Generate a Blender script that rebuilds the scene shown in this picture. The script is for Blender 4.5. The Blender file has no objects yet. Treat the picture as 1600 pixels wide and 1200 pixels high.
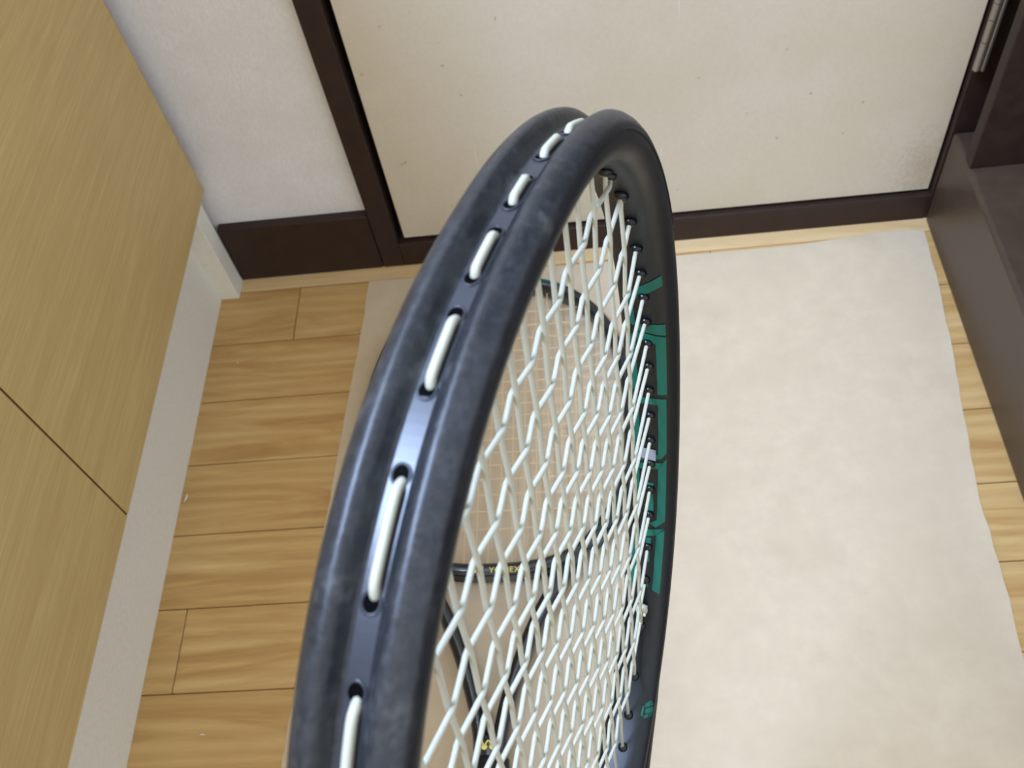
import bpy, bmesh, math, random
from mathutils import Matrix, Vector

S = bpy.context.scene
COL = S.collection

# ------------------------------------------------------------------ camera
cam_d = bpy.data.cameras.new('camera')
cam = bpy.data.objects.new('camera', cam_d)
COL.objects.link(cam)
YAW, PIT, ROLL = math.radians(-9.48168), math.radians(55.15285), math.radians(12.28649)
CAM_H = 0.8
fwd = Vector((math.sin(YAW)*math.cos(PIT), math.cos(YAW)*math.cos(PIT), -math.sin(PIT)))
rgt0 = Vector((math.cos(YAW), -math.sin(YAW), 0))
dwn0 = fwd.cross(rgt0)
rgt = math.cos(ROLL)*rgt0 + math.sin(ROLL)*dwn0
dwn = -math.sin(ROLL)*rgt0 + math.cos(ROLL)*dwn0
CAMR = Matrix((rgt, dwn, fwd)).transposed()          # camera (x right, y down, z forward) -> world
cam.matrix_world = Matrix.Translation((0, 0, CAM_H)) @ Matrix((rgt, -dwn, -fwd)).transposed().to_4x4()
cam_d.sensor_width = 36
cam_d.lens = 1510.0/1600*36
cam_d.clip_start = 0.01
cam_d.dof.use_dof = True
cam_d.dof.focus_distance = 0.36
cam_d.dof.aperture_fstop = 30
S.camera = cam

# ------------------------------------------------------------------ light, exposure
w = bpy.data.worlds.new('World'); S.world = w
w.use_nodes = True
w.node_tree.nodes['Background'].inputs[0].default_value = (1.0, 0.98, 0.93, 1)
w.node_tree.nodes['Background'].inputs[1].default_value = 1.13
def area(name, loc, target, size, size_y, power, col):
    d = bpy.data.lights.new(name, 'AREA'); d.shape = 'RECTANGLE'
    d.size, d.size_y, d.energy, d.color = size, size_y, power, col
    o = bpy.data.objects.new(name, d); COL.objects.link(o)
    o.location = loc
    o.rotation_euler = (Vector(target)-Vector(loc)).to_track_quat('-Z', 'Y').to_euler()
    return o
area('daylight_lamp', (-0.74, 0.25, 1.98), (0.12, 0.42, 0.0), 0.9, 0.2, 60, (0.49, 0.65, 1.0))
S.view_settings.view_transform = 'Standard'
S.view_settings.look = 'None'
S.view_settings.gamma = 1.0
S.view_settings.use_curve_mapping = False
S.view_settings.exposure = 0.0

# ------------------------------------------------------------------ materials
def lin(r, g, b):
    f = lambda c: (c/255/12.92) if c/255 <= .04045 else ((c/255+.055)/1.055)**2.4
    return (f(r), f(g), f(b), 1)

def mat(name, col, rough=.5, spec=.5, metal=0.0, coat=0.0):
    m = bpy.data.materials.new(name); m.use_nodes = True
    b = m.node_tree.nodes['Principled BSDF']
    b.inputs['Base Color'].default_value = col
    b.inputs['Roughness'].default_value = rough
    b.inputs['Specular IOR Level'].default_value = spec
    b.inputs['Metallic'].default_value = metal
    b.inputs['Coat Weight'].default_value = coat
    return m

class NT:
    def __init__(s, m):
        s.t = m.node_tree; s.b = s.t.nodes['Principled BSDF']
    def n(s, kind, **kw):
        x = s.t.nodes.new(kind)
        for k, v in kw.items():
            if k in x.inputs: x.inputs[k].default_value = v
            else: setattr(x, k, v)
        return x
    def l(s, a, b): s.t.links.new(a, b)
    def coords(s, scale, kind='Object', rnd=0.0):
        c = s.n('ShaderNodeTexCoord'); mp = s.n('ShaderNodeMapping')
        mp.inputs['Scale'].default_value = scale
        s.l(c.outputs[kind], mp.inputs['Vector'])
        if rnd:
            oi = s.n('ShaderNodeObjectInfo'); mu = s.n('ShaderNodeMath', operation='MULTIPLY')
            mu.inputs[1].default_value = rnd
            s.l(oi.outputs['Random'], mu.inputs[0])
            s.l(mu.outputs[0], mp.inputs['Location'])
        return mp.outputs[0]
    def noise(s, vec, scale, detail=4, rough=.55, dist=0.0):
        x = s.n('ShaderNodeTexNoise'); x.inputs['Scale'].default_value = scale
        x.inputs['Detail'].default_value = detail; x.inputs['Roughness'].default_value = rough
        x.inputs['Distortion'].default_value = dist
        s.l(vec, x.inputs['Vector']); return x.outputs['Fac']
    def ramp(s, fac, stops):
        r = s.n('ShaderNodeValToRGB'); e = r.color_ramp.elements
        while len(e) < len(stops): e.new(.5)
        for i, (p, c) in enumerate(stops):
            e[i].position = p; e[i].color = c
        s.l(fac, r.inputs[0]); return r.outputs[0]
    def mix(s, fac, a, b, mode='MIX'):
        x = s.n('ShaderNodeMix', data_type='RGBA', blend_type=mode)
        if isinstance(fac, float): x.inputs[0].default_value = fac
        else: s.l(fac, x.inputs[0])
        for i, v in ((6, a), (7, b)):
            if isinstance(v, tuple): x.inputs[i].default_value = v
            else: s.l(v, x.inputs[i])
        return x.outputs[2]
    def bump(s, h, strength, dist=.001):
        b = s.n('ShaderNodeBump'); b.inputs['Strength'].default_value = strength
        b.inputs['Distance'].default_value = dist
        s.l(h, b.inputs['Height']); s.l(b.outputs[0], s.b.inputs['Normal'])
    def col(s, c): s.l(c, s.b.inputs['Base Color'])
    def rough(s, f, a, b):
        r = s.n('ShaderNodeMapRange'); r.inputs['To Min'].default_value = a; r.inputs['To Max'].default_value = b
        s.l(f, r.inputs['Value']); s.l(r.outputs[0], s.b.inputs['Roughness'])

def oak(name, dark, mid, light):
    m = mat(name, mid, .42, .4); t = NT(m)
    v = t.coords((3.2, 24, 24), rnd=37.0)
    fig = t.noise(v, 1.0, 4, .6, 2.2)
    wv = t.n('ShaderNodeTexWave', wave_type='BANDS', bands_direction='Y')
    wv.inputs['Scale'].default_value = 1.5; wv.inputs['Distortion'].default_value = 11
    wv.inputs['Detail'].default_value = 2; wv.inputs['Detail Scale'].default_value = .6
    t.l(t.coords((2.0, 15, 15), rnd=21.0), wv.inputs['Vector'])
    fine = t.noise(t.coords((30, 330, 330), rnd=11.0), 1.0, 4, .65, .5)
    c = t.ramp(fig, [(.30, dark), (.50, mid), (.72, light)])
    c = t.mix(t.ramp(wv.outputs['Fac'], [(.0, (1, 1, 1, 1)), (.55, (.3, .3, .3, 1)), (.95, (0, 0, 0, 1))]), t.mix(.4, c, dark), c)
    c = t.mix(t.ramp(fine, [(.38, (.4, .4, .4, 1)), (.6, (0, 0, 0, 1))]), c, t.mix(.5, c, dark))
    oi = t.n('ShaderNodeObjectInfo')
    c = t.mix(t.ramp(oi.outputs['Random'], [(0, (0, 0, 0, 1)), (1, (.3, .3, .3, 1))]), c, dark)
    t.col(c); t.bump(fine, .12, .0004)
    return m
M = {}
M['oak'] = oak('oak plank', lin(184, 141, 84), lin(212, 177, 115), lin(226, 195, 138))
M['oak_strip'] = oak('oak strip', lin(216, 180, 126), lin(232, 204, 152), lin(240, 218, 174))

m = M['veneer'] = mat('light wood veneer', lin(186, 152, 100), .5, .3); t = NT(m)
g = t.noise(t.coords((60, 3.0, 60)), 2.0, 5, .6, .3); g2 = t.noise(t.coords((300, 10, 300)), 2.0, 3, .6)
c = t.ramp(g, [(.3, lin(194, 166, 108)), (.7, lin(209, 182, 123))])
c = t.mix(t.ramp(g2, [(.4, (.5, .5, .5, 1)), (.62, (0, 0, 0, 1))]), c, lin(184, 155, 102))
t.col(c)
M['veneer_edge'] = mat('veneer edge', lin(120, 84, 40), .6, .2)

m = M['white_board'] = mat('off-white board', lin(226, 221, 210), .55, .3); t = NT(m)
t.col(t.ramp(t.noise(t.coords((1, 1, 1)), 260, 3), [(.3, lin(236, 235, 219)), (.7, lin(243, 242, 229))]))

m = M['wallpaper'] = mat('textured white wallpaper', lin(214, 210, 210), .85, .2); t = NT(m)
g = t.noise(t.coords((1, 1, .45)), 520, 4, .65); g2 = t.noise(t.coords((1, 1, 1)), 22, 3)
c = t.ramp(g, [(.3, lin(234, 233, 232)), (.7, lin(246, 245, 245))])
t.col(t.mix(t.ramp(g2, [(.35, (0, 0, 0, 1)), (.7, (.35, .35, .35, 1))]), c, lin(226, 225, 220)))
t.bump(g, .35, .0008)

m = M['door_cream'] = mat('cream door panel', lin(214, 203, 180), .5, .35); t = NT(m)
big = t.noise(t.coords((1, 1, 1)), 7, 4); fine = t.noise(t.coords((1, 1, .8)), 300, 3)
c = t.ramp(big, [(.3, lin(212, 201, 176)), (.7, lin(219, 210, 192))])
c = t.mix(t.ramp(fine, [(.35, (.15, .15, .15, 1)), (.6, (0, 0, 0, 1))]), c, lin(196, 182, 152))
# small brown specks and rubbed dirt near the foot of the leaf
sp = t.noise(t.coords((1, 1, 1)), 120, 2, .4)
c = t.mix(t.ramp(sp, [(.765, (0, 0, 0, 1)), (.80, (.45, .45, .45, 1))]), c, lin(150, 118, 74))
# brownish rubbed stain low on the hinge side
tc0 = t.n('ShaderNodeTexCoord'); vd = t.n('ShaderNodeVectorMath', operation='MULTIPLY_ADD')
vd.inputs[1].default_value = (1, 0, .55); vd.inputs[2].default_value = (-.268, 0, -.041)
t.l(tc0.outputs['Object'], vd.inputs[0])
ln = t.n('ShaderNodeVectorMath', operation='LENGTH'); t.l(vd.outputs[0], ln.inputs[0])
ad = t.n('ShaderNodeMath', operation='MULTIPLY_ADD'); ad.inputs[1].default_value = .05; t.l(fine, ad.inputs[0]); t.l(ln.outputs['Value'], ad.inputs[2])
c = t.mix(t.ramp(ad.outputs[0], [(.026, (.32, .32, .32, 1)), (.055, (0, 0, 0, 1))]), c, lin(168, 140, 96))
# thin pale diagonal scratches
mp = t.n('ShaderNodeMapping'); tc = t.n('ShaderNodeTexCoord')
mp.inputs['Rotation'].default_value = (0, math.radians(32), 0); mp.inputs['Scale'].default_value = (260, 1, 9)
t.l(tc.outputs['Object'], mp.inputs['Vector'])
sc = t.noise(mp.outputs[0], 1.0, 1, .4)
c = t.mix(t.ramp(sc, [(.755, (0, 0, 0, 1)), (.79, (.4, .4, .4, 1))]), c, lin(236, 230, 222))
t.col(c); t.bump(fine, .1, .0004)

def brown(name, a, b, rough, spec=.5):
    m = mat(name, a, rough, spec); t = NT(m)
    g = t.noise(t.coords((1, 1, 1)), 60, 4, .6); f = t.noise(t.coords((1, 1, 1)), 420, 2)
    t.col(t.ramp(g, [(.3, a), (.7, b)])); t.rough(g, rough-.06, rough+.08); t.bump(f, .08, .0003)
    return m
M['brown_trim'] = brown('dark brown painted trim', lin(48, 35, 30), lin(56, 41, 35), .45, .3)
M['brown_gap'] = mat('dark rebate', lin(26, 19, 17), .8, .2)
M['brown_step'] = brown('dark brown step wood', lin(64, 51, 40), lin(75, 60, 48), .38)
M['brown_board'] = brown('dark brown upright board', lin(36, 24, 20), lin(52, 36, 29), .5, .3)

m = M['paper'] = mat('pale kraft paper', lin(214, 198, 180), .7, .25); t = NT(m)
big = t.noise(t.coords((1, 1, 1)), 9, 5, .55); f = t.noise(t.coords((1, 1, 1)), 46, 5, .65)
c = t.ramp(big, [(.3, lin(208, 190, 160)), (.55, lin(215, 198, 168)), (.75, lin(202, 184, 153))])
c = t.mix(t.ramp(f, [(.35, (.5, .5, .5, 1)), (.65, (0, 0, 0, 1))]), c, lin(201, 183, 154))
t.col(c); t.bump(big, .12, .002)

m = M['steel'] = mat('dull steel', lin(168, 162, 152), .38, .5, .85)
m = M['frame'] = mat('satin black racket frame', lin(12, 19, 22), .42, .5); t = NT(m)
g = t.noise(t.coords((1, 1, 1)), 90, 3)
t.rough(g, .36, .48)
m = M['bumper'] = mat('scuffed black bumper', lin(36, 39, 43), .5, .5); t = NT(m)
g = t.noise(t.coords((1, 1, 1)), 420, 5, .7); g2 = t.noise(t.coords((1, 1, 1)), 70, 5, .65, .6)
c = t.ramp(g2, [(.35, lin(30, 33, 37)), (.6, lin(40, 43, 47)), (.78, lin(92, 93, 92))])
c = t.mix(t.ramp(g, [(.45, (0, 0, 0, 1)), (.75, (.5, .5, .5, 1))]), c, lin(78, 80, 82))
t.col(c); t.rough(g2, .30, .46); t.bump(g, .4, .0004)
M['grommet'] = mat('black grommet plastic', lin(12, 13, 15), .28, .5)
M['groove'] = mat('black grommet strip', lin(48, 52, 60), .32, .6)
M['hole'] = mat('string hole', lin(4, 4, 5), .7, .1)
M['string'] = mat('ivory string', lin(192, 191, 171), .45, .45)
M['teal'] = mat('teal lettering', lin(8, 102, 86), .42, .4)
M['teal_dark'] = mat('dark teal flash', lin(10, 58, 46), .45, .4)
M['silver_print'] = mat('silver grey print', lin(150, 152, 166), .4, .5)
M['grip'] = mat('black grip wrap', lin(24, 24, 26), .75, .3)
M['cap'] = mat('black butt cap', lin(18, 18, 20), .5, .4)
M['gloss_frame'] = mat('glossy blue black frame', lin(14, 24, 30), .22, .6, 0, .4)
M['string_tan'] = mat('pale tan string', lin(228, 206, 164), .4, .4)
M['gold'] = mat('gold print', lin(250, 232, 110), .4, .5)
M['lint'] = mat('white lint', lin(235, 232, 226), .8, .2)
M['scrap'] = mat('pale green scrap', lin(206, 220, 160), .7, .2)

# ------------------------------------------------------------------ helpers
def link(name, bm, m, parent=None, smooth=False, kind=None):
    me = bpy.data.meshes.new(name); bm.normal_update(); bm.to_mesh(me); bm.free()
    for x in (m if isinstance(m, (list, tuple)) else [m]): me.materials.append(x)
    if smooth:
        for p in me.polygons: p.use_smooth = True
    o = bpy.data.objects.new(name, me); COL.objects.link(o)
    if parent: o.parent = parent
    if kind: o['kind'] = kind
    return o
def tag(o, label, cat, group=None):
    o['label'] = label; o['category'] = cat
    if group: o['group'] = group
    return o
def empty(name, loc=(0, 0, 0)):
    o = bpy.data.objects.new(name, None); COL.objects.link(o); o.location = loc
    o.empty_display_size = .05
    return o
def box(bm, x0, x1, y0, y1, z0, z1, bev=0.0, seg=2):
    vs = [bm.verts.new((x, y, z)) for z in (z0, z1) for y in (y0, y1) for x in (x0, x1)]
    fs = [bm.faces.new([vs[i] for i in f]) for f in
          ((0, 2, 3, 1), (4, 5, 7, 6), (0, 1, 5, 4), (2, 6, 7, 3), (0, 4, 6, 2), (1, 3, 7, 5))]
    if bev:
        es = list({e for f in fs for e in f.edges})
        bmesh.ops.bevel(bm, geom=es, offset=bev, segments=seg, profile=.5, affect='EDGES')
def boxes(name, lst, m, parent=None, kind=None, bev=0.0, seg=2):
    bm = bmesh.new()
    for b in lst: box(bm, *b, bev=bev, seg=seg)
    return link(name, bm, m, parent, kind=kind)
def sweep(bm, rings, close_path=False, caps=True):
    vr = [[bm.verts.new(p) for p in r] for r in rings]
    n, k = len(vr), len(vr[0])
    for i in range(n if close_path else n-1):
        a, b = vr[i], vr[(i+1) % n]
        for j in range(k):
            bm.faces.new((a[j], a[(j+1) % k], b[(j+1) % k], b[j]))
    if caps and not close_path:
        bm.faces.new(list(reversed(vr[0]))); bm.faces.new(vr[-1])
def tube(bm, pts, r, k=6, closed=False):
    pts = [Vector(p) for p in pts]; rings = []
    up = Vector((0, 0, 1))
    for i, p in enumerate(pts):
        a = pts[max(i-1, 0)]; b = pts[min(i+1, len(pts)-1)]
        t_ = (b-a).normalized()
        u = t_.cross(up)
        if u.length < .1: u = t_.cross(Vector((1, 0, 0)))
        u.normalize(); v = u.cross(t_)
        rr = r[i] if isinstance(r, (list, tuple)) else r
        rings.append([p+rr*(math.cos(2*math.pi*j/k)*u+math.sin(2*math.pi*j/k)*v) for j in range(k)])
    sweep(bm, rings)

# ------------------------------------------------------------------ the setting
YW = .7317                    # wallpaper plane
YF = .721                     # front of baseboard and door frame
HT = 2.30
fl = boxes('floor', [(-.85, 1.2, -1.2, .80, -.05, -.008)], M['brown_gap'], kind='structure')
rows = [.7035, .630, .556, .481, .404, .330, .253]
while rows[-1] > -1.15: rows.append(rows[-1]-.0752)
joints = {0: [-.329, .125], 1: [-.02], 2: [.16], 3: [-.11], 4: [.05], 5: [-.392, .06]}
rnd = random.Random(4)
def plank(x0, x1, y0, y1, m='oak', name='plank'):
    bm = bmesh.new(); box(bm, x0+.0004, x1-.0004, y0+.0004, y1-.0004, -.008, 0, bev=.0007, seg=1)
    return link(name, bm, M[m], fl)
for i in range(len(rows)-1):
    js = joints.get(i, sorted(rnd.uniform(-.3, .3) for _ in range(1)))
    xs = [-.60]+list(js)+[.60]
    for a, b in zip(xs[:-1], xs[1:]): plank(a, b, rows[i+1], rows[i])
plank(-.60, .60, .7035, YF+.02, 'oak_strip', 'border_strip')

boxes('wall_back', [(-.85, -.222, YW, YW+.1, 0, HT), (.385, 1.2, YW, YW+.1, 0, HT), (-.222, .385, YW, YW+.1, 1.98, HT)],
      M['wallpaper'], kind='structure')
bm = bmesh.new(); box(bm, -.3985, -.2345, YF, YW+.004, 0, .0812, bev=.0012, seg=1)
link('baseboard_back', bm, M['brown_trim'], kind='structure')
boxes('wall_left', [(-.87, -.80, -1.2, YW, 0, HT)], M['wallpaper'], kind='structure')

boxes('added_bounce_wall', [(.95, 1.05, -1.2, .669, .12, HT)], M['wallpaper'], kind='structure')  # unseen white wall, added to bounce light in from the right
door = empty('door_1', (.07, YF, 0)); door['kind'] = 'structure'
def dpart(name, lst, m, bev=0.0, parent=None):
    o = boxes(name, [(a-.07, b-.07, c-YF, d-YF, e, f) for a, b, c, d, e, f in lst], M[m], parent or door, bev=bev)
    return o
dpart('door_leaf', [(-.2035, .3495, .7265, .757, .0385, 1.95)], 'door_cream', .0008)
dpart('jamb', [(-.2337, -.2105, YF, YW+.1, 0, 1.98), (-.2105, -.19, .762, YW+.1, 0, 1.98)], 'brown_trim', .0012)
dpart('jamb', [(.3520, .384, .7215, YW+.1, 0, 1.98), (.335, .3525, .762, YW+.1, 0, 1.98)], 'brown_trim', .0012)
dpart('head_jamb', [(-.2105, .3525, YF, YW+.1, 1.954, 1.98)], 'brown_trim', .0012)
dpart('sill', [(-.2105, .3525, YF, YW+.1, 0, .0345)], 'brown_trim', .0012)
# hinge on the right edge of the leaf
hg = dpart('hinge', [(.3563, .3592, .712, .7213, .196, .286)], 'steel', .0006)
for z0, z1 in ((.196, .225), (.2258, .2475), (.2483, .2640), (.2648, .286)):
    bm = bmesh.new()
    tube(bm, [(.3533-.07, .7165-YF, z0), (.3533-.07, .7165-YF, z1)], .0034, 14)
    k = link('knuckle', bm, M['steel'], hg)
bm = bmesh.new(); tube(bm, [(.3533-.07, .7165-YF, .1945), (.3533-.07, .7165-YF, .288)], .0018, 10)
link('hinge_pin', bm, M['steel'], hg)

# raised dark wooden step along the right side, with the dark upright board standing on it
bm = bmesh.new(); box(bm, .353, 1.2, -1.2, .7205, 0, .12, bev=.004, seg=3)
tag(link('raised_step', bm, M['brown_step']), 'dark brown wooden step running along the right edge of the floor', 'step')
bm = bmesh.new(); box(bm, .354, .95, .669, .6835, .1202, 1.95, bev=.001, seg=1)
tag(link('upright_board', bm, M['brown_board']), 'tall dark brown board standing on the wooden step beside the hinged cream door', 'board')

# ------------------------------------------------------------------ left cabinet
cab = empty('shoe_cabinet', (-.6, .17, 0))
tag(cab, 'low light wood veneer cabinet with off-white kickboard along the left side', 'cabinet')
def cpart(name, lst, m, bev=0.0, parent=None):
    return boxes(name, [(a+.6, b+.6, c-.17, d-.17, e, f) for a, b, c, d, e, f in lst], M[m], parent or cab, bev=bev)
CT = .98
cpart('side_panel', [(-.795, -.398, .6945, .7197, 0, CT)], 'white_board', .001)
cpart('side_panel', [(-.795, -.398, -.3925, -.372, 0, CT)], 'white_board', .001)
cpart('kickboard', [(-.437, -.419, -.372, .6945, 0, .150)], 'white_board', .0006)
cpart('bottom_shelf', [(-.795, -.399, -.372, .6945, .150, .168)], 'white_board', .0006)
cpart('back_panel', [(-.799, -.795, -.3925, .7197, 0, CT)], 'white_board')
cpart('cabinet_top', [(-.80, -.376, -.395, .7197, CT, CT+.022)], 'veneer', .001)
for y0, y1 in ((.3483, .7065), (-.0117, .3465), (-.3717, -.0135)):
    d = cpart('cabinet_door', [(-.3975, -.3805, y0, y1, .1535, CT-.003)], 'veneer', .0006)
    cpart('edge_band', [(-.3972, -.3808, y0-.0005, y0, .154, CT-.0035), (-.3972, -.3808, y1, y1+.0005, .154, CT-.0035)], 'veneer_edge', 0, d)
    d.children[0].parent = d

# ------------------------------------------------------------------ paper on the floor
outline_top = [(-.250, .7023), (-.1, .7010), (.0, .7000), (.0908, .6993), (.16, .6992), (.219, .6998), (.27, .7040), (.3137, .7072), (.348, .7045)]
def lerp_tab(tab, y):
    for (y0, x0), (y1, x1) in zip(tab[:-1], tab[1:]):
        if y1 <= y <= y0: return x1+(x0-x1)*(y-y1)/(y0-y1)
    return tab[-1][1]
def xl(y): return lerp_tab([(.72, -.2495), (.7023, -.250), (.6226, -.254), (.5494, -.2603), (.2, -.2850), (-.6, -.31)], y)
def xr(y): return lerp_tab([(.72, .349), (.7045, .348), (.6291, .3447), (.5389, .3357), (.4401, .324), (.3887, .3184), (.3114, .3172), (.2522, .3139), (.15, .311), (-.6, .29)], y)
def ytop(x):
    for (x0, y0), (x1, y1) in zip(outline_top[:-1], outline_top[1:]):
        if x0 <= x <= x1: return y0+(y1-y0)*(x-x0)/(x1-x0)
    return .7023
bm = bmesh.new(); NX, NY = 48, 70; rn = random.Random(9)
top = []
for j in range(NY+1):
    f = j/NY; row = []
    for i in range(NX+1):
        u = i/NX
        y = .7023-f*1.05
        x = xl(max(y, -.6))+(xr(max(y, -.6))-xl(max(y, -.6)))*u
        yy = y+(ytop(x)-.7023)*max(0, 1-f*6)
        e = min(u, 1-u)*NX
        z = .0006+.0007*(.5+.5*math.sin(9*x+5*yy))*(.5+.5*math.sin(7*yy-3*x)) if True else 0
        if 1-u < .03 and yy > .1: z += .0012*(1-(1-u)/.03)*(.5+.5*math.sin(23*yy))
        row.append((x+(rn.uniform(-.0007, .0007) if i in (0, NX) else 0), yy, z))
    top.append(row)
vt = [[bm.verts.new(p) for p in r] for r in top]
vb = [[bm.verts.new((p[0], p[1], max(.0001, p[2]-.0005))) for p in r] for r in top]
for j in range(NY):
    for i in range(NX):
        bm.faces.new((vt[j][i], vt[j+1][i], vt[j+1][i+1], vt[j][i+1]))
        bm.faces.new((vb[j][i], vb[j][i+1], vb[j+1][i+1], vb[j+1][i]))
for j in range(NY):
    bm.faces.new((vt[j][0], vb[j][0], vb[j+1][0], vt[j+1][0])); bm.faces.new((vt[j][NX], vt[j+1][NX], vb[j+1][NX], vb[j][NX]))
for i in range(NX):
    bm.faces.new((vt[0][i], vt[0][i+1], vb[0][i+1], vb[0][i])); bm.faces.new((vt[NY][i], vb[NY][i], vb[NY][i+1], vt[NY][i+1]))
tag(link('paper_sheet', bm, M['paper']), 'large sheet of pale beige paper spread on the floor under the lying racket', 'paper')

# ------------------------------------------------------------------ racket (local metres: x across, y to the tip, z out of the string plane)
HA, HB, HE = .13316, .17065, 2.30
HLOW = 2.30                      # squareness of the lower half of the head
BH = .0107                       # half beam
def head_pt(th, off):
    c, s = math.cos(th), math.sin(th)
    sg = lambda v: 1 if v >= 0 else -1
    e = HE if s >= 0 else HLOW
    x = HA*sg(c)*abs(c)**(2/e); y = HB*sg(s)*abs(s)**(2/e)
    nx, ny = c/HA, s/HB; l = math.hypot(nx, ny)
    return x+off*nx/l, y+off*ny/l
def head_dir(th):
    c, s = math.cos(th), math.sin(th); nx, ny = c/HA, s/HB; l = math.hypot(nx, ny)
    return nx/l, ny/l
def solve_th(val, axis, off, hemi):
    """angle on the head curve where coordinate axis (0 x, 1 y) at offset off equals val; hemi = sign of the other coordinate"""
    if axis == 1: lo, hi = (-math.pi/2, math.pi/2) if hemi > 0 else (3*math.pi/2, math.pi/2)
    else: lo, hi = (math.pi, 0) if hemi > 0 else (math.pi, 2*math.pi)
    for _ in range(50):
        md = (lo+hi)/2
        if head_pt(md, off)[axis] < val: lo = md
        else: hi = md
    return (lo+hi)/2
half = [(-13.0, 2.2), (-12.9, 4.6), (-12.3, 7.0), (-10.9, 8.9), (-8.8, 10.2), (-6.4, 10.7), (-4.0, 10.3), (-2.2, 9.2), (-.9, 7.8), (-.2, 6.5), (-.05, 5.6), (-.5, 4.9), (-2.0, 4.0), (-3.6, 3.2), (-4.3, 2.6)]
SECT = [(r/1000, n/1000) for r, n in half]+[(r/1000, -n/1000) for r, n in reversed(half)]
MAINS = [v/1000 for v in (-92, -77, -63, -50.5, -39, -28, -17, -6.5, 4, 14.8, 26, 37.2, 49, 61.5, 75.5, 91)]
CROSS = [v/1000 for v in (126.5, 109, 92.5, 77, 64.5, 51.5, 39, 26, 12.5, -1, -14.5, -28, -42, -56, -71, -87, -104, -122)]
CROSS_R = [v/1000 for v in (128, 113.5, 98.5, 83.5, 70, 57, 44, 32.4, 20, 6.9, -7, -21, -34.3, -48.4, -62.3, -79, -94.7, -107.5)]

def rrect(cx, cy, dirx, diry, hw, hn, k=16, p=3.0):
    """rounded section across a path heading (dirx, diry) in the racket plane"""
    px, py = diry, -dirx
    out = []
    for j in range(k):
        a = 2*math.pi*j/k
        c, s = math.cos(a), math.sin(a)
        u = hw*math.copysign(abs(c)**(2/p), c); v = hn*math.copysign(abs(s)**(2/p), s)
        out.append((cx+px*u, cy+py*u, v))
    return out
def frame_mesh(bm):
    N = 220
    rings = []
    for i in range(N):
        th = 2*math.pi*i/N
        rings.append([(*head_pt(th, r), n) for r, n in SECT])
    sweep(bm, rings, close_path=True)
    for sg in (-1, 1):
        path = [(102.5, -111, 4.0, 7.5), (91, -130, 5.5, 9.6), (75.5, -151, 6.5, 10.4), (58.5, -173, 6.8, 10.4), (42.5, -199, 6.8, 10.3), (30, -227, 6.8, 10.2), (19.5, -256, 6.7, 10.1), (11.5, -284, 6.4, 10), (7.2, -308, 6.2, 10), (6.6, -330, 6.6, 10)]
        # finer path
        pts = []
        for (a, b) in zip(path[:-1], path[1:]):
            for q in range(4): pts.append([a[i]+(b[i]-a[i])*q/4 for i in range(4)])
        pts.append(list(path[-1]))
        for _ in range(3):
            for i in range(1, len(pts)-1):
                for c in (0, 1): pts[i][c] = (pts[i-1][c]+2*pts[i][c]+pts[i+1][c])/4
        rg = []
        for i, (x, y, hw, hn) in enumerate(pts):
            a = pts[max(i-1, 0)]; b = pts[min(i+1, len(pts)-1)]
            dx, dy = sg*(b[0]-a[0]), b[1]-a[1]; l = math.hypot(dx, dy)
            rg.append(rrect(sg*x/1000, y/1000, dx/l, dy/l, hw/1000, hn/1000))
        sweep(bm, rg)
    rg = [rrect(0, y/1000, 0, -1, hw/1000, hn/1000) for y, hw, hn in ((-303, 7, 8.5), (-308, 11, 9.6), (-318, 13.2, 10.1), (-345, 13.4, 10.4), (-352, 13.4, 10.4))]
    sweep(bm, rg)
def strip_on(bm, pts_th_n, r):
    """thin raised patch on the frame: grid of (th, n) -> surface at radial offset r(n)"""
    vv = [[bm.verts.new((*head_pt(th, r(n)), n)) for th, n in row] for row in pts_th_n]
    for a, b in zip(vv[:-1], vv[1:]):
        for j in range(len(a)-1): bm.faces.new((a[j], a[j+1], b[j+1], b[j]))

def inner_r(n):
    a = abs(n)*1000
    tab = [(0, -13.0), (2.2, -13.0), (4.6, -12.9), (7.0, -12.3), (8.9, -10.9), (10.2, -8.8), (10.7, -6.4)]
    for (a0, r0), (a1, r1) in zip(tab[:-1], tab[1:]):
        if a0 <= a <= a1: return (r0+(r1-r0)*(a-a0)/(a1-a0))/1000
    return -.0064

def bezier_letter(polys, hemi=1, lift=.00022):
    """print made of quads given in (t mm along the racket, n mm across the beam), laid on the inner face"""
    bm = bmesh.new()
    for q in polys:
        A, B, C_, D = q                      # A-B along, D-C along
        nu = max(2, int(abs(A[0]-B[0])/3)+1); nv = max(2, int(abs(A[1]-D[1])/1.5)+1)
        rows_ = []
        for i in range(nu+1):
            u = i/nu; row = []
            for j in range(nv+1):
                v = j/nv
                tt = (A[0]*(1-u)+B[0]*u)*(1-v)+(D[0]*(1-u)+C_[0]*u)*v
                nn = (A[1]*(1-u)+B[1]*u)*(1-v)+(D[1]*(1-u)+C_[1]*u)*v
                th = solve_th(tt/1000, 1, -.013, hemi)
                row.append((th, nn/1000))
            rows_.append(row)
        strip_on(bm, rows_, lambda n: inner_r(n)-lift)
    bmesh.ops.recalc_face_normals(bm, faces=bm.faces)
    return bm

def place(root, bm, name, m, smooth=True, parent=None):
    return link(name, bm, M[m], parent or root, smooth)

def string_ends():
    ends = {'m': [], 'c': []}
    for s in MAINS:
        ends['m'].append((solve_th(s, 0, -.013, 1), solve_th(s, 0, -.013, -1)))
    for t_, r_ in zip(CROSS, CROSS_R):
        ends['c'].append((solve_th(t_, 1, -.013, -1), solve_th(r_, 1, -.013, 1)))
    return ends

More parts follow.
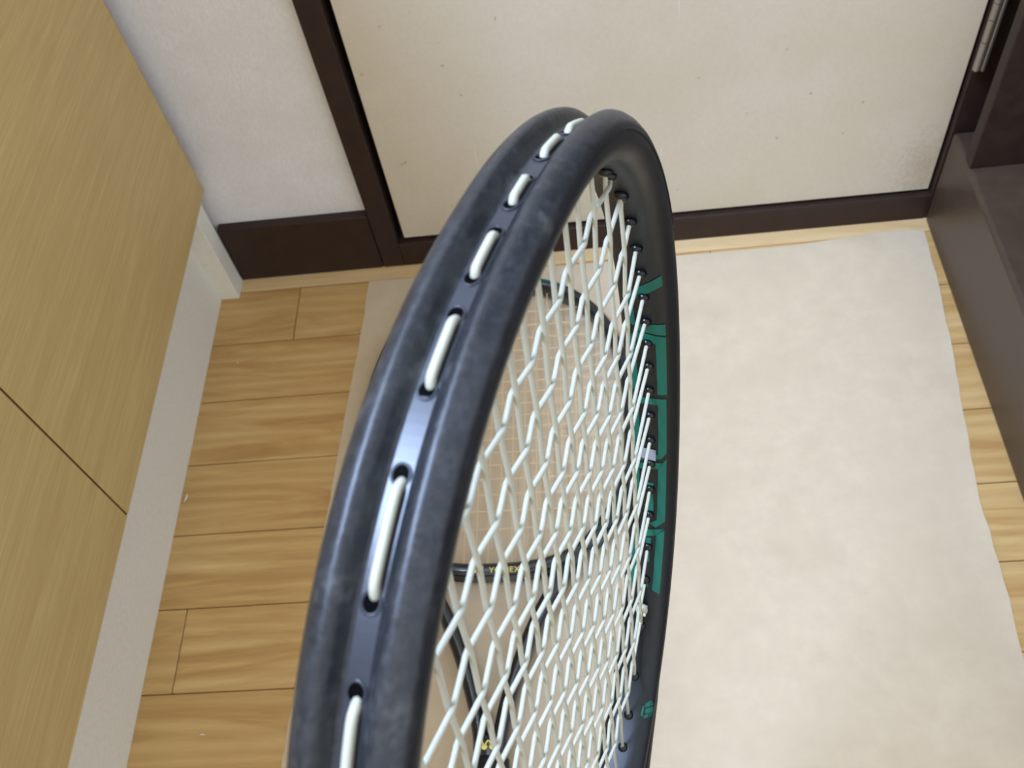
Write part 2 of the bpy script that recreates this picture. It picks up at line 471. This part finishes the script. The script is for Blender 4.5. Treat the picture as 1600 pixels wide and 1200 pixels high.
def build_racket(root, fm, sm, sr, detail):
    bm = bmesh.new(); frame_mesh(bm)
    place(root, bm, 'frame', fm)
    # handle
    bm = bmesh.new()
    prof = [(-.346, .0152, .0135), (-.352, .0158, .0142), (-.480, .0160, .0145), (-.500, .0168, .0152), (-.505, .0170, .0155)]
    sweep(bm, [rrect(0, y, 0, -1, a, b, 16, 3.2) for y, a, b in prof])
    g = place(root, bm, 'grip', 'grip')
    if detail:
        for i in range(6):                                   # spiral ridges of the wrap
            bm = bmesh.new(); pts = []
            for q in range(25):
                a = 2*math.pi*q/24
                pts.append((.0163*math.cos(a), -.36-.024*i-.024*q/24, .0148*math.sin(a)))
            tube(bm, pts, .0006, 5); place(root, bm, 'wrap_ridge', 'grip', parent=g)
    bm = bmesh.new()
    sweep(bm, [rrect(0, y, 0, -1, a, b, 16, 3.0) for y, a, b in ((-.4955, .0172, .0157), (-.503, .0186, .0172), (-.5110, .0186, .0172), (-.5138, .0172, .0158))])
    place(root, bm, 'butt_cap', 'cap')
    bm = bmesh.new()
    sweep(bm, [rrect(0, y, 0, -1, a, b, 16, 3.0) for y, a, b in ((-.320, .0140, .0110), (-.322, .0150, .0120), (-.343, .0164, .0148), (-.349, .0164, .0148))])
    place(root, bm, 'collar', 'cap')
    # strings: crosses weave over and under the mains
    E = string_ends()
    for i, s in enumerate(MAINS):
        a, b = E['m'][i]
        p0, p1 = head_pt(a, -.0046), head_pt(b, -.0046)
        q0, q1 = head_pt(a, -.013), head_pt(b, -.013)
        pts = [(*p0, 0), (*q0, 0)]
        ys = sorted([y for y in CROSS if q1[1]+.004 < y < q0[1]-.004], reverse=True)
        for y in ys:
            k = CROSS.index(y)
            pts.append((s, y, sr*.4*(1 if (i+k) % 2 else -1)))
        pts += [(*q1, 0), (*p1, 0)]
        bm = bmesh.new(); tube(bm, pts, sr, 7 if detail else 5)
        place(root, bm, 'main_string', sm)
    for k, t_ in enumerate(CROSS):
        a, b = E['c'][k]
        p0, p1 = head_pt(a, -.0046), head_pt(b, -.0046)
        q0, q1 = head_pt(a, -.013), head_pt(b, -.013)
        pts = [(*p0, 0), (*q0, 0)]
        lim = head_pt(solve_th(t_, 1, -.013, 1), -.013)[0]
        xs = [x for x in MAINS if q0[0]+.003 < x < min(lim, q1[0])-.003]
        prev = None
        for x in xs:
            i = MAINS.index(x); z = -sr*1.05*(1 if (i+k) % 2 else -1)
            if prev is not None: pts.append(((prev+x)/2, t_, 0))
            if detail:
                pts += [(x-.0020, t_, z*.72), (x-.0007, t_, z), (x+.0007, t_, z), (x+.0020, t_, z*.72)]
            else: pts.append((x, t_, z))
            prev = x
        pts += [(*q1, 0), (*p1, 0)]
        bm = bmesh.new(); tube(bm, pts, sr, 7 if detail else 5)
        place(root, bm, 'cross_string', sm)
    return E

# ---- the racket standing upright close to the camera
C0 = Vector((.0173954, .0890036, .299873))
AX = ((.30543, -.11638, .94508), (-.68020, -.72122, .13101), (.66636, -.68286, -.29945))
RL = CAMR @ Matrix(AX)
Xa = RL.col[0].normalized(); Ya = (RL.col[1]-Xa*RL.col[1].dot(Xa)).normalized(); Za = Xa.cross(Ya)
RM = Matrix((Xa, Ya, Za)).transposed()
ctr = Vector((0, 0, CAM_H))+CAMR @ C0
rk = empty('tennis_racket')
rk.matrix_world = Matrix.Translation(ctr) @ RM.to_4x4()
tag(rk, 'matte black tennis racket with ivory strings and teal lettering, upright nearest the camera', 'racket')
E = build_racket(rk, 'frame', 'string', .00073, True)
# bumper guard over the tip
bm = bmesh.new()
oh = [(r, n) for r, n in half if r >= -6.5]
out_half = [(-4.0, 10.75), (-2.0, 9.6), (-.6, 8.1), (.15, 6.6), (.3, 5.55), (-.15, 4.7), (-1.9, 3.75), (-3.5, 2.95), (-4.1, 2.3)]
prof = out_half+[(r, -n) for r, n in reversed(out_half)]+[(-5.2, -2.4), (-4.5, -4.2), (-1.2, -5.6), (-1.6, -7.4), (-3.0, -9.2), (-3.9, -10.0)]+[(-3.9, 10.0), (-3.0, 9.2), (-1.6, 7.4), (-1.2, 5.6), (-4.5, 4.2), (-5.2, 2.4)]
rings = []
th0, th1 = math.radians(28), math.radians(152)
for i in range(141):
    th = th0+(th1-th0)*i/140
    rings.append([(*head_pt(th, r/1000), n/1000) for r, n in prof])
sweep(bm, rings)
bmesh.ops.recalc_face_normals(bm, faces=bm.faces)
bg = place(rk, bm, 'bumper_guard', 'bumper')
# flat grommet strip along the groove floor
bm = bmesh.new(); rings = []
for i in range(181):
    th = math.radians(10)+math.radians(160)*i/180
    rings.append([(*head_pt(th, r/1000), n/1000) for r, n in ((-4.4, 2.2), (-3.75, 2.0), (-3.75, -2.0), (-4.4, -2.2))])
sweep(bm, rings); place(rk, bm, 'grommet_strip', 'groove', smooth=False)
# string loops and hole rims on the outside of the head, in pairs of mains
def outer_hole(th):
    bm = bmesh.new()
    nx, ny = head_dir(th); tx, ty = -ny, nx
    for r0, r1, lo, hi in ((1.42, 1.85, -.0038, -.0035),):
        rings = []
        for q in range(18):
            a = 2*math.pi*q/18
            rg = []
            for rr, off in ((r0, lo), (r0, hi), (r1, hi), (r1, lo)):
                x, y = head_pt(th, off)
                rg.append((x+tx*rr/1000*math.cos(a)*1.15, y+ty*rr/1000*math.cos(a)*1.15, rr/1000*math.sin(a)))
            rings.append(rg)
        sweep(bm, rings, close_path=True)
    o = place(rk, bm, 'grommet_rim', 'groove')
    bm = bmesh.new(); x, y = head_pt(th, -.0037)
    vs = [bm.verts.new((x+tx*(.00145)*math.cos(a)*1.15, y+ty*(.00145)*math.cos(a)*1.15, (.00145)*math.sin(a))) for a in [2*math.pi*q/18 for q in range(18)]]
    bm.faces.new(vs); bmesh.ops.solidify(bm, geom=bm.faces[:], thickness=.0002)
    link('hole', bm, M['hole'], o)
for s0, s1 in ((90, 74), (57.5, 44), (38.2, 26.2), (15.8, 5.6), (-3.9, -17.2), (-26.2, -41.7), (-55.8, -73.4), (-84, -101)):
    a, b = solve_th(s0/1000, 0, -.0043, 1), solve_th(s1/1000, 0, -.0043, 1)
    outer_hole(a); outer_hole(b)
    bm = bmesh.new(); pts = []
    for q in range(19):
        f = q/18; e = min(f, 1-f)
        th = a+(b-a)*(.02+.96*f)
        off = -.0028-.0022*max(0, 1-e/.16)**2
        pts.append((*head_pt(th, off), .0003))
    tube(bm, pts, .00098, 10); place(rk, bm, 'string_loop', 'string')
# grommet barrels on the inner face, one per string end
def barrel(th, parent, r=.0019):
    nx, ny = head_dir(th); bm = bmesh.new()
    pts = [(*head_pt(th, -.0125), 0), (*head_pt(th, -.0142), 0), (*head_pt(th, -.0147), 0)]
    tube(bm, pts, [r*1.25, r, r*.8], 12)
    place(parent, bm, 'grommet', 'grommet')
for a, b in E['m']: barrel(a, rk); barrel(b, rk)
for a, b in E['c']: barrel(a, rk); barrel(b, rk)
# teal word printed along the inner face, letter tops towards +z: V C O R E
LET = {
 'V': [((69, 7), (63.5, 7), (55, -4.2), (60, -4.2)), ((59, -4.0), (41, -4.0), (42, -6.8), (56, -6.8)), ((43, 7), (37, 7), (38.8, -4.2), (42.5, -4.2))],
 'C': [((36, 7), (32.5, 3.4), (34.5, -6.8), (38.4, -4.5)), ((36, 7), (5, 6.8), (5, 3.2), (32.5, 3.2)), ((34.5, -4.3), (6, -4.3), (6, -6.8), (34.5, -6.8))],
 'O': [((2.7, 6.6), (-.8, 3.4), (-.8, -4.2), (2.7, -6.8)), ((2.7, 6.6), (-27.8, 6.6), (-29.2, 3.3), (-.8, 3.3)), ((-.8, -4.3), (-28.5, -4.3), (-31.5, -6.8), (2.7, -6.8)), ((-27.8, 6.6), (-31.0, 4.4), (-33.5, -6.8), (-30.2, -5.5))],
 'R': [((-31, 6.6), (-65, 6.8), (-65, 3.3), (-36.5, 3.3)), ((-33.0, 5.0), (-36.8, 3.3), (-38.2, -6.8), (-35, -6.8)), ((-65, 6.8), (-68.5, 3.0), (-66.8, -.5), (-64.6, 3.3)), ((-44.8, 1.4), (-46.4, 1.4), (-46.4, -3), (-44.8, -3)), ((-51, 1.5), (-60, 1.7), (-60, -1.0), (-51, -1.0)), ((-38.5, -4.6), (-66, -4.6), (-66, -6.8), (-38.5, -6.8))],
 'E': [((-68.8, 6.6), (-72.6, 3.2), (-75, -6.8), (-71.2, -6.8)), ((-69.5, 6.8), (-100.5, 6.8), (-98.8, 3.4), (-72.4, 3.4)), ((-74, 1.2), (-86, 1.1), (-87, -.9), (-74.5, -.9)), ((-95, 1.6), (-98.2, 1.4), (-96.5, -.5), (-93.5, -.3)), ((-75, -4.4), (-99, -4.4), (-98, -6.8), (-75.5, -6.8))],
}
for ch, polys in LET.items():
    place(rk, bezier_letter(polys, 1), 'letter_mark', 'teal', smooth=False)
place(rk, bezier_letter([((-26.2, 2.4), (-32.4, 2.2), (-31.4, -4.4), (-25.6, -4.2))], 1, .0003), 'printed_block', 'silver_print', smooth=False)
place(rk, bezier_letter([((-138.0, 9.0), (-139.2, 9.9), (-140.0, 7.0), (-138.9, 6.6)), ((-139.5, 10.0), (-140.8, 10.2), (-141.4, 7.3), (-140.3, 7.0)), ((-141.0, 10.2), (-142.0, 9.4), (-142.6, 6.6), (-141.7, 7.2)), ((-139.4, 6.5), (-142.2, 6.3), (-142.0, 5.4), (-139.8, 5.6))], 1), 'leaf_mark', 'teal', smooth=False)
# dark teal flashes on the flank of the near side
place(rk, bezier_letter([((118, 10.4), (80, 10.4), (84, 9.0), (112, 9.0))], -1), 'paint_flash', 'teal_dark', smooth=False)
bm = bmesh.new(); rr = []
for i in range(12):
    th = solve_th((-52-i*1.7)/1000, 0, -.0043, 1)
    w_ = math.sin(math.pi*(i+.5)/12)
    rr.append([(th, (10.55-1.6*w_*k/3)/1000) for k in range(4)])
strip_on(bm, rr, lambda n: inner_r(n)-.0002)
bmesh.ops.recalc_face_normals(bm, faces=bm.faces)
place(rk, bm, 'paint_flash', 'teal_dark', smooth=False)
# tied-off knot at one grommet on the far side
th = solve_th(-.107, 1, -.013, 1)
x, y = head_pt(th, -.0158)
bm = bmesh.new()
bmesh.ops.create_uvsphere(bm, u_segments=14, v_segments=9, radius=.0027, matrix=Matrix.Translation((x, y, 0)) @ Matrix.Diagonal((1, 1.15, 1, 1)))
tube(bm, [(x-.0018, y+.0016, .0005), (x-.0008, y+.0022, .0017), (x+.0012, y+.0012, .0019), (x+.0018, y-.001, .0012)], .00068, 7)
tube(bm, [(x-.0005, y, .001), (x-.004, y+.0018, .0022)], .00062, 6)
place(rk, bm, 'knot', 'string')

# ---- the racket lying on the paper
r2 = empty('tennis_racket')
ang = math.radians(-1.2)
r2.matrix_world = Matrix.Translation((-.104, .5045, .0107+.0035)) @ Matrix.Rotation(ang, 4, 'Z') @ Matrix.Rotation(-.0098, 4, 'X')
tag(r2, 'glossy blue-black tennis racket with gold lettering lying flat on the beige paper', 'racket')
HLOW = 2.65
build_racket(r2, 'gloss_frame', 'string_tan', .0006, False)
def flat_poly(root, pts, z, m, name, th=.0003):
    bm = bmesh.new(); f = bm.faces.new([bm.verts.new((x, y, z)) for x, y in pts])
    bmesh.ops.solidify(bm, geom=[f], thickness=-th)
    bmesh.ops.recalc_face_normals(bm, faces=bm.faces)
    return place(root, bm, name, m, smooth=False)
def yy_mark(root, cx, cy, h, z):
    for sx in (-1, 1):
        bm = bmesh.new()
        o = cx+sx*h*.46
        bmesh.ops.create_cone(bm, cap_ends=True, segments=14, radius1=h*.34, radius2=h*.34, depth=.0003, matrix=Matrix.Translation((o, cy-h*.2, z)))
        for dx in (-1, 1):
            f = bm.faces.new([bm.verts.new(p) for p in ((o-.1*h, cy-h*.1, z+.00015), (o+.1*h, cy-h*.1, z+.00015), (o+dx*h*.42+.1*h, cy+h*.55, z+.00015), (o+dx*h*.42-.1*h, cy+h*.55, z+.00015))])
        place(root, bm, 'emblem', 'gold', smooth=False)
yy_mark(r2, -.0135, -.1655, .0056, BH+.0002)
yy_mark(r2, -.0005, -.3125, .0068, .0103)
fc = bpy.data.curves.new('lettering', 'FONT'); fc.body = 'YONEX'; fc.size = .0074; fc.extrude = .00015; fc.space_character = 1.12
fo = bpy.data.objects.new('tmp_text', fc); COL.objects.link(fo)
bpy.context.view_layer.update()
me = bpy.data.meshes.new_from_object(fo.evaluated_get(bpy.context.evaluated_depsgraph_get()))
bpy.data.objects.remove(fo); bpy.data.curves.remove(fc)
me.materials.clear(); me.materials.append(M['gold'])
lo = bpy.data.objects.new('lettering', me); COL.objects.link(lo); lo.parent = r2
lo.location = (-.0035, -.1690, BH+.0003)
# teal and blue flashes on the lying frame
def flank_patch(root, a0, a1, r0, r1, m, z=BH+.0002):
    bm = bmesh.new(); rr = []
    for i in range(15):
        th = math.radians(a0+(a1-a0)*i/14)
        rr.append([(*head_pt(th, r0/1000), z-.0004), (*head_pt(th, r1/1000), z-.0004), (*head_pt(th, r1/1000), z), (*head_pt(th, r0/1000), z)])
    sweep(bm, rr); bmesh.ops.recalc_face_normals(bm, faces=bm.faces)
    place(root, bm, 'paint_flash', m, smooth=False)
flank_patch(r2, 62, 84, -5.5, -3.5, 'teal')
flank_patch(r2, -48, -30, -9, -5, 'teal_dark')

# ------------------------------------------------------------------ small debris on the boards
def lint(pts, r, m, label, name='lint'):
    bm = bmesh.new(); tube(bm, pts, r, 6); tag(link(name, bm, M[m], smooth=True), label, 'lint')
lint([(-.4155, .4400, .001), (-.4138, .4425, .0016), (-.4130, .4455, .0018), (-.4136, .4485, .0012)], [.0004, .0009, .0011, .0005], 'lint', 'white curled scrap on the floorboard beside the middle of the kickboard')
lint([(-.3872, .6040, .0006), (-.3860, .6050, .0007)], [.0006, .0005], 'lint', 'tiny white speck on the floorboard nearest the corner end of the cabinet')
lint([(-.3600, .2170, .0006), (-.3580, .2176, .0007), (-.3560, .2172, .0006)], [.0004, .0007, .0004], 'lint', 'tiny pale fleck on the nearest floorboard left of the upright racket')
bm = bmesh.new(); box(bm, -.005, .006, -.004, .004, 0, .0008)
o = link('paper_scrap', bm, M['scrap']); o.location = (.4050, .6310, .1201); o.rotation_euler = (0, 0, .5)
tag(o, 'tiny pale green scrap lying on the dark wooden step', 'scrap')
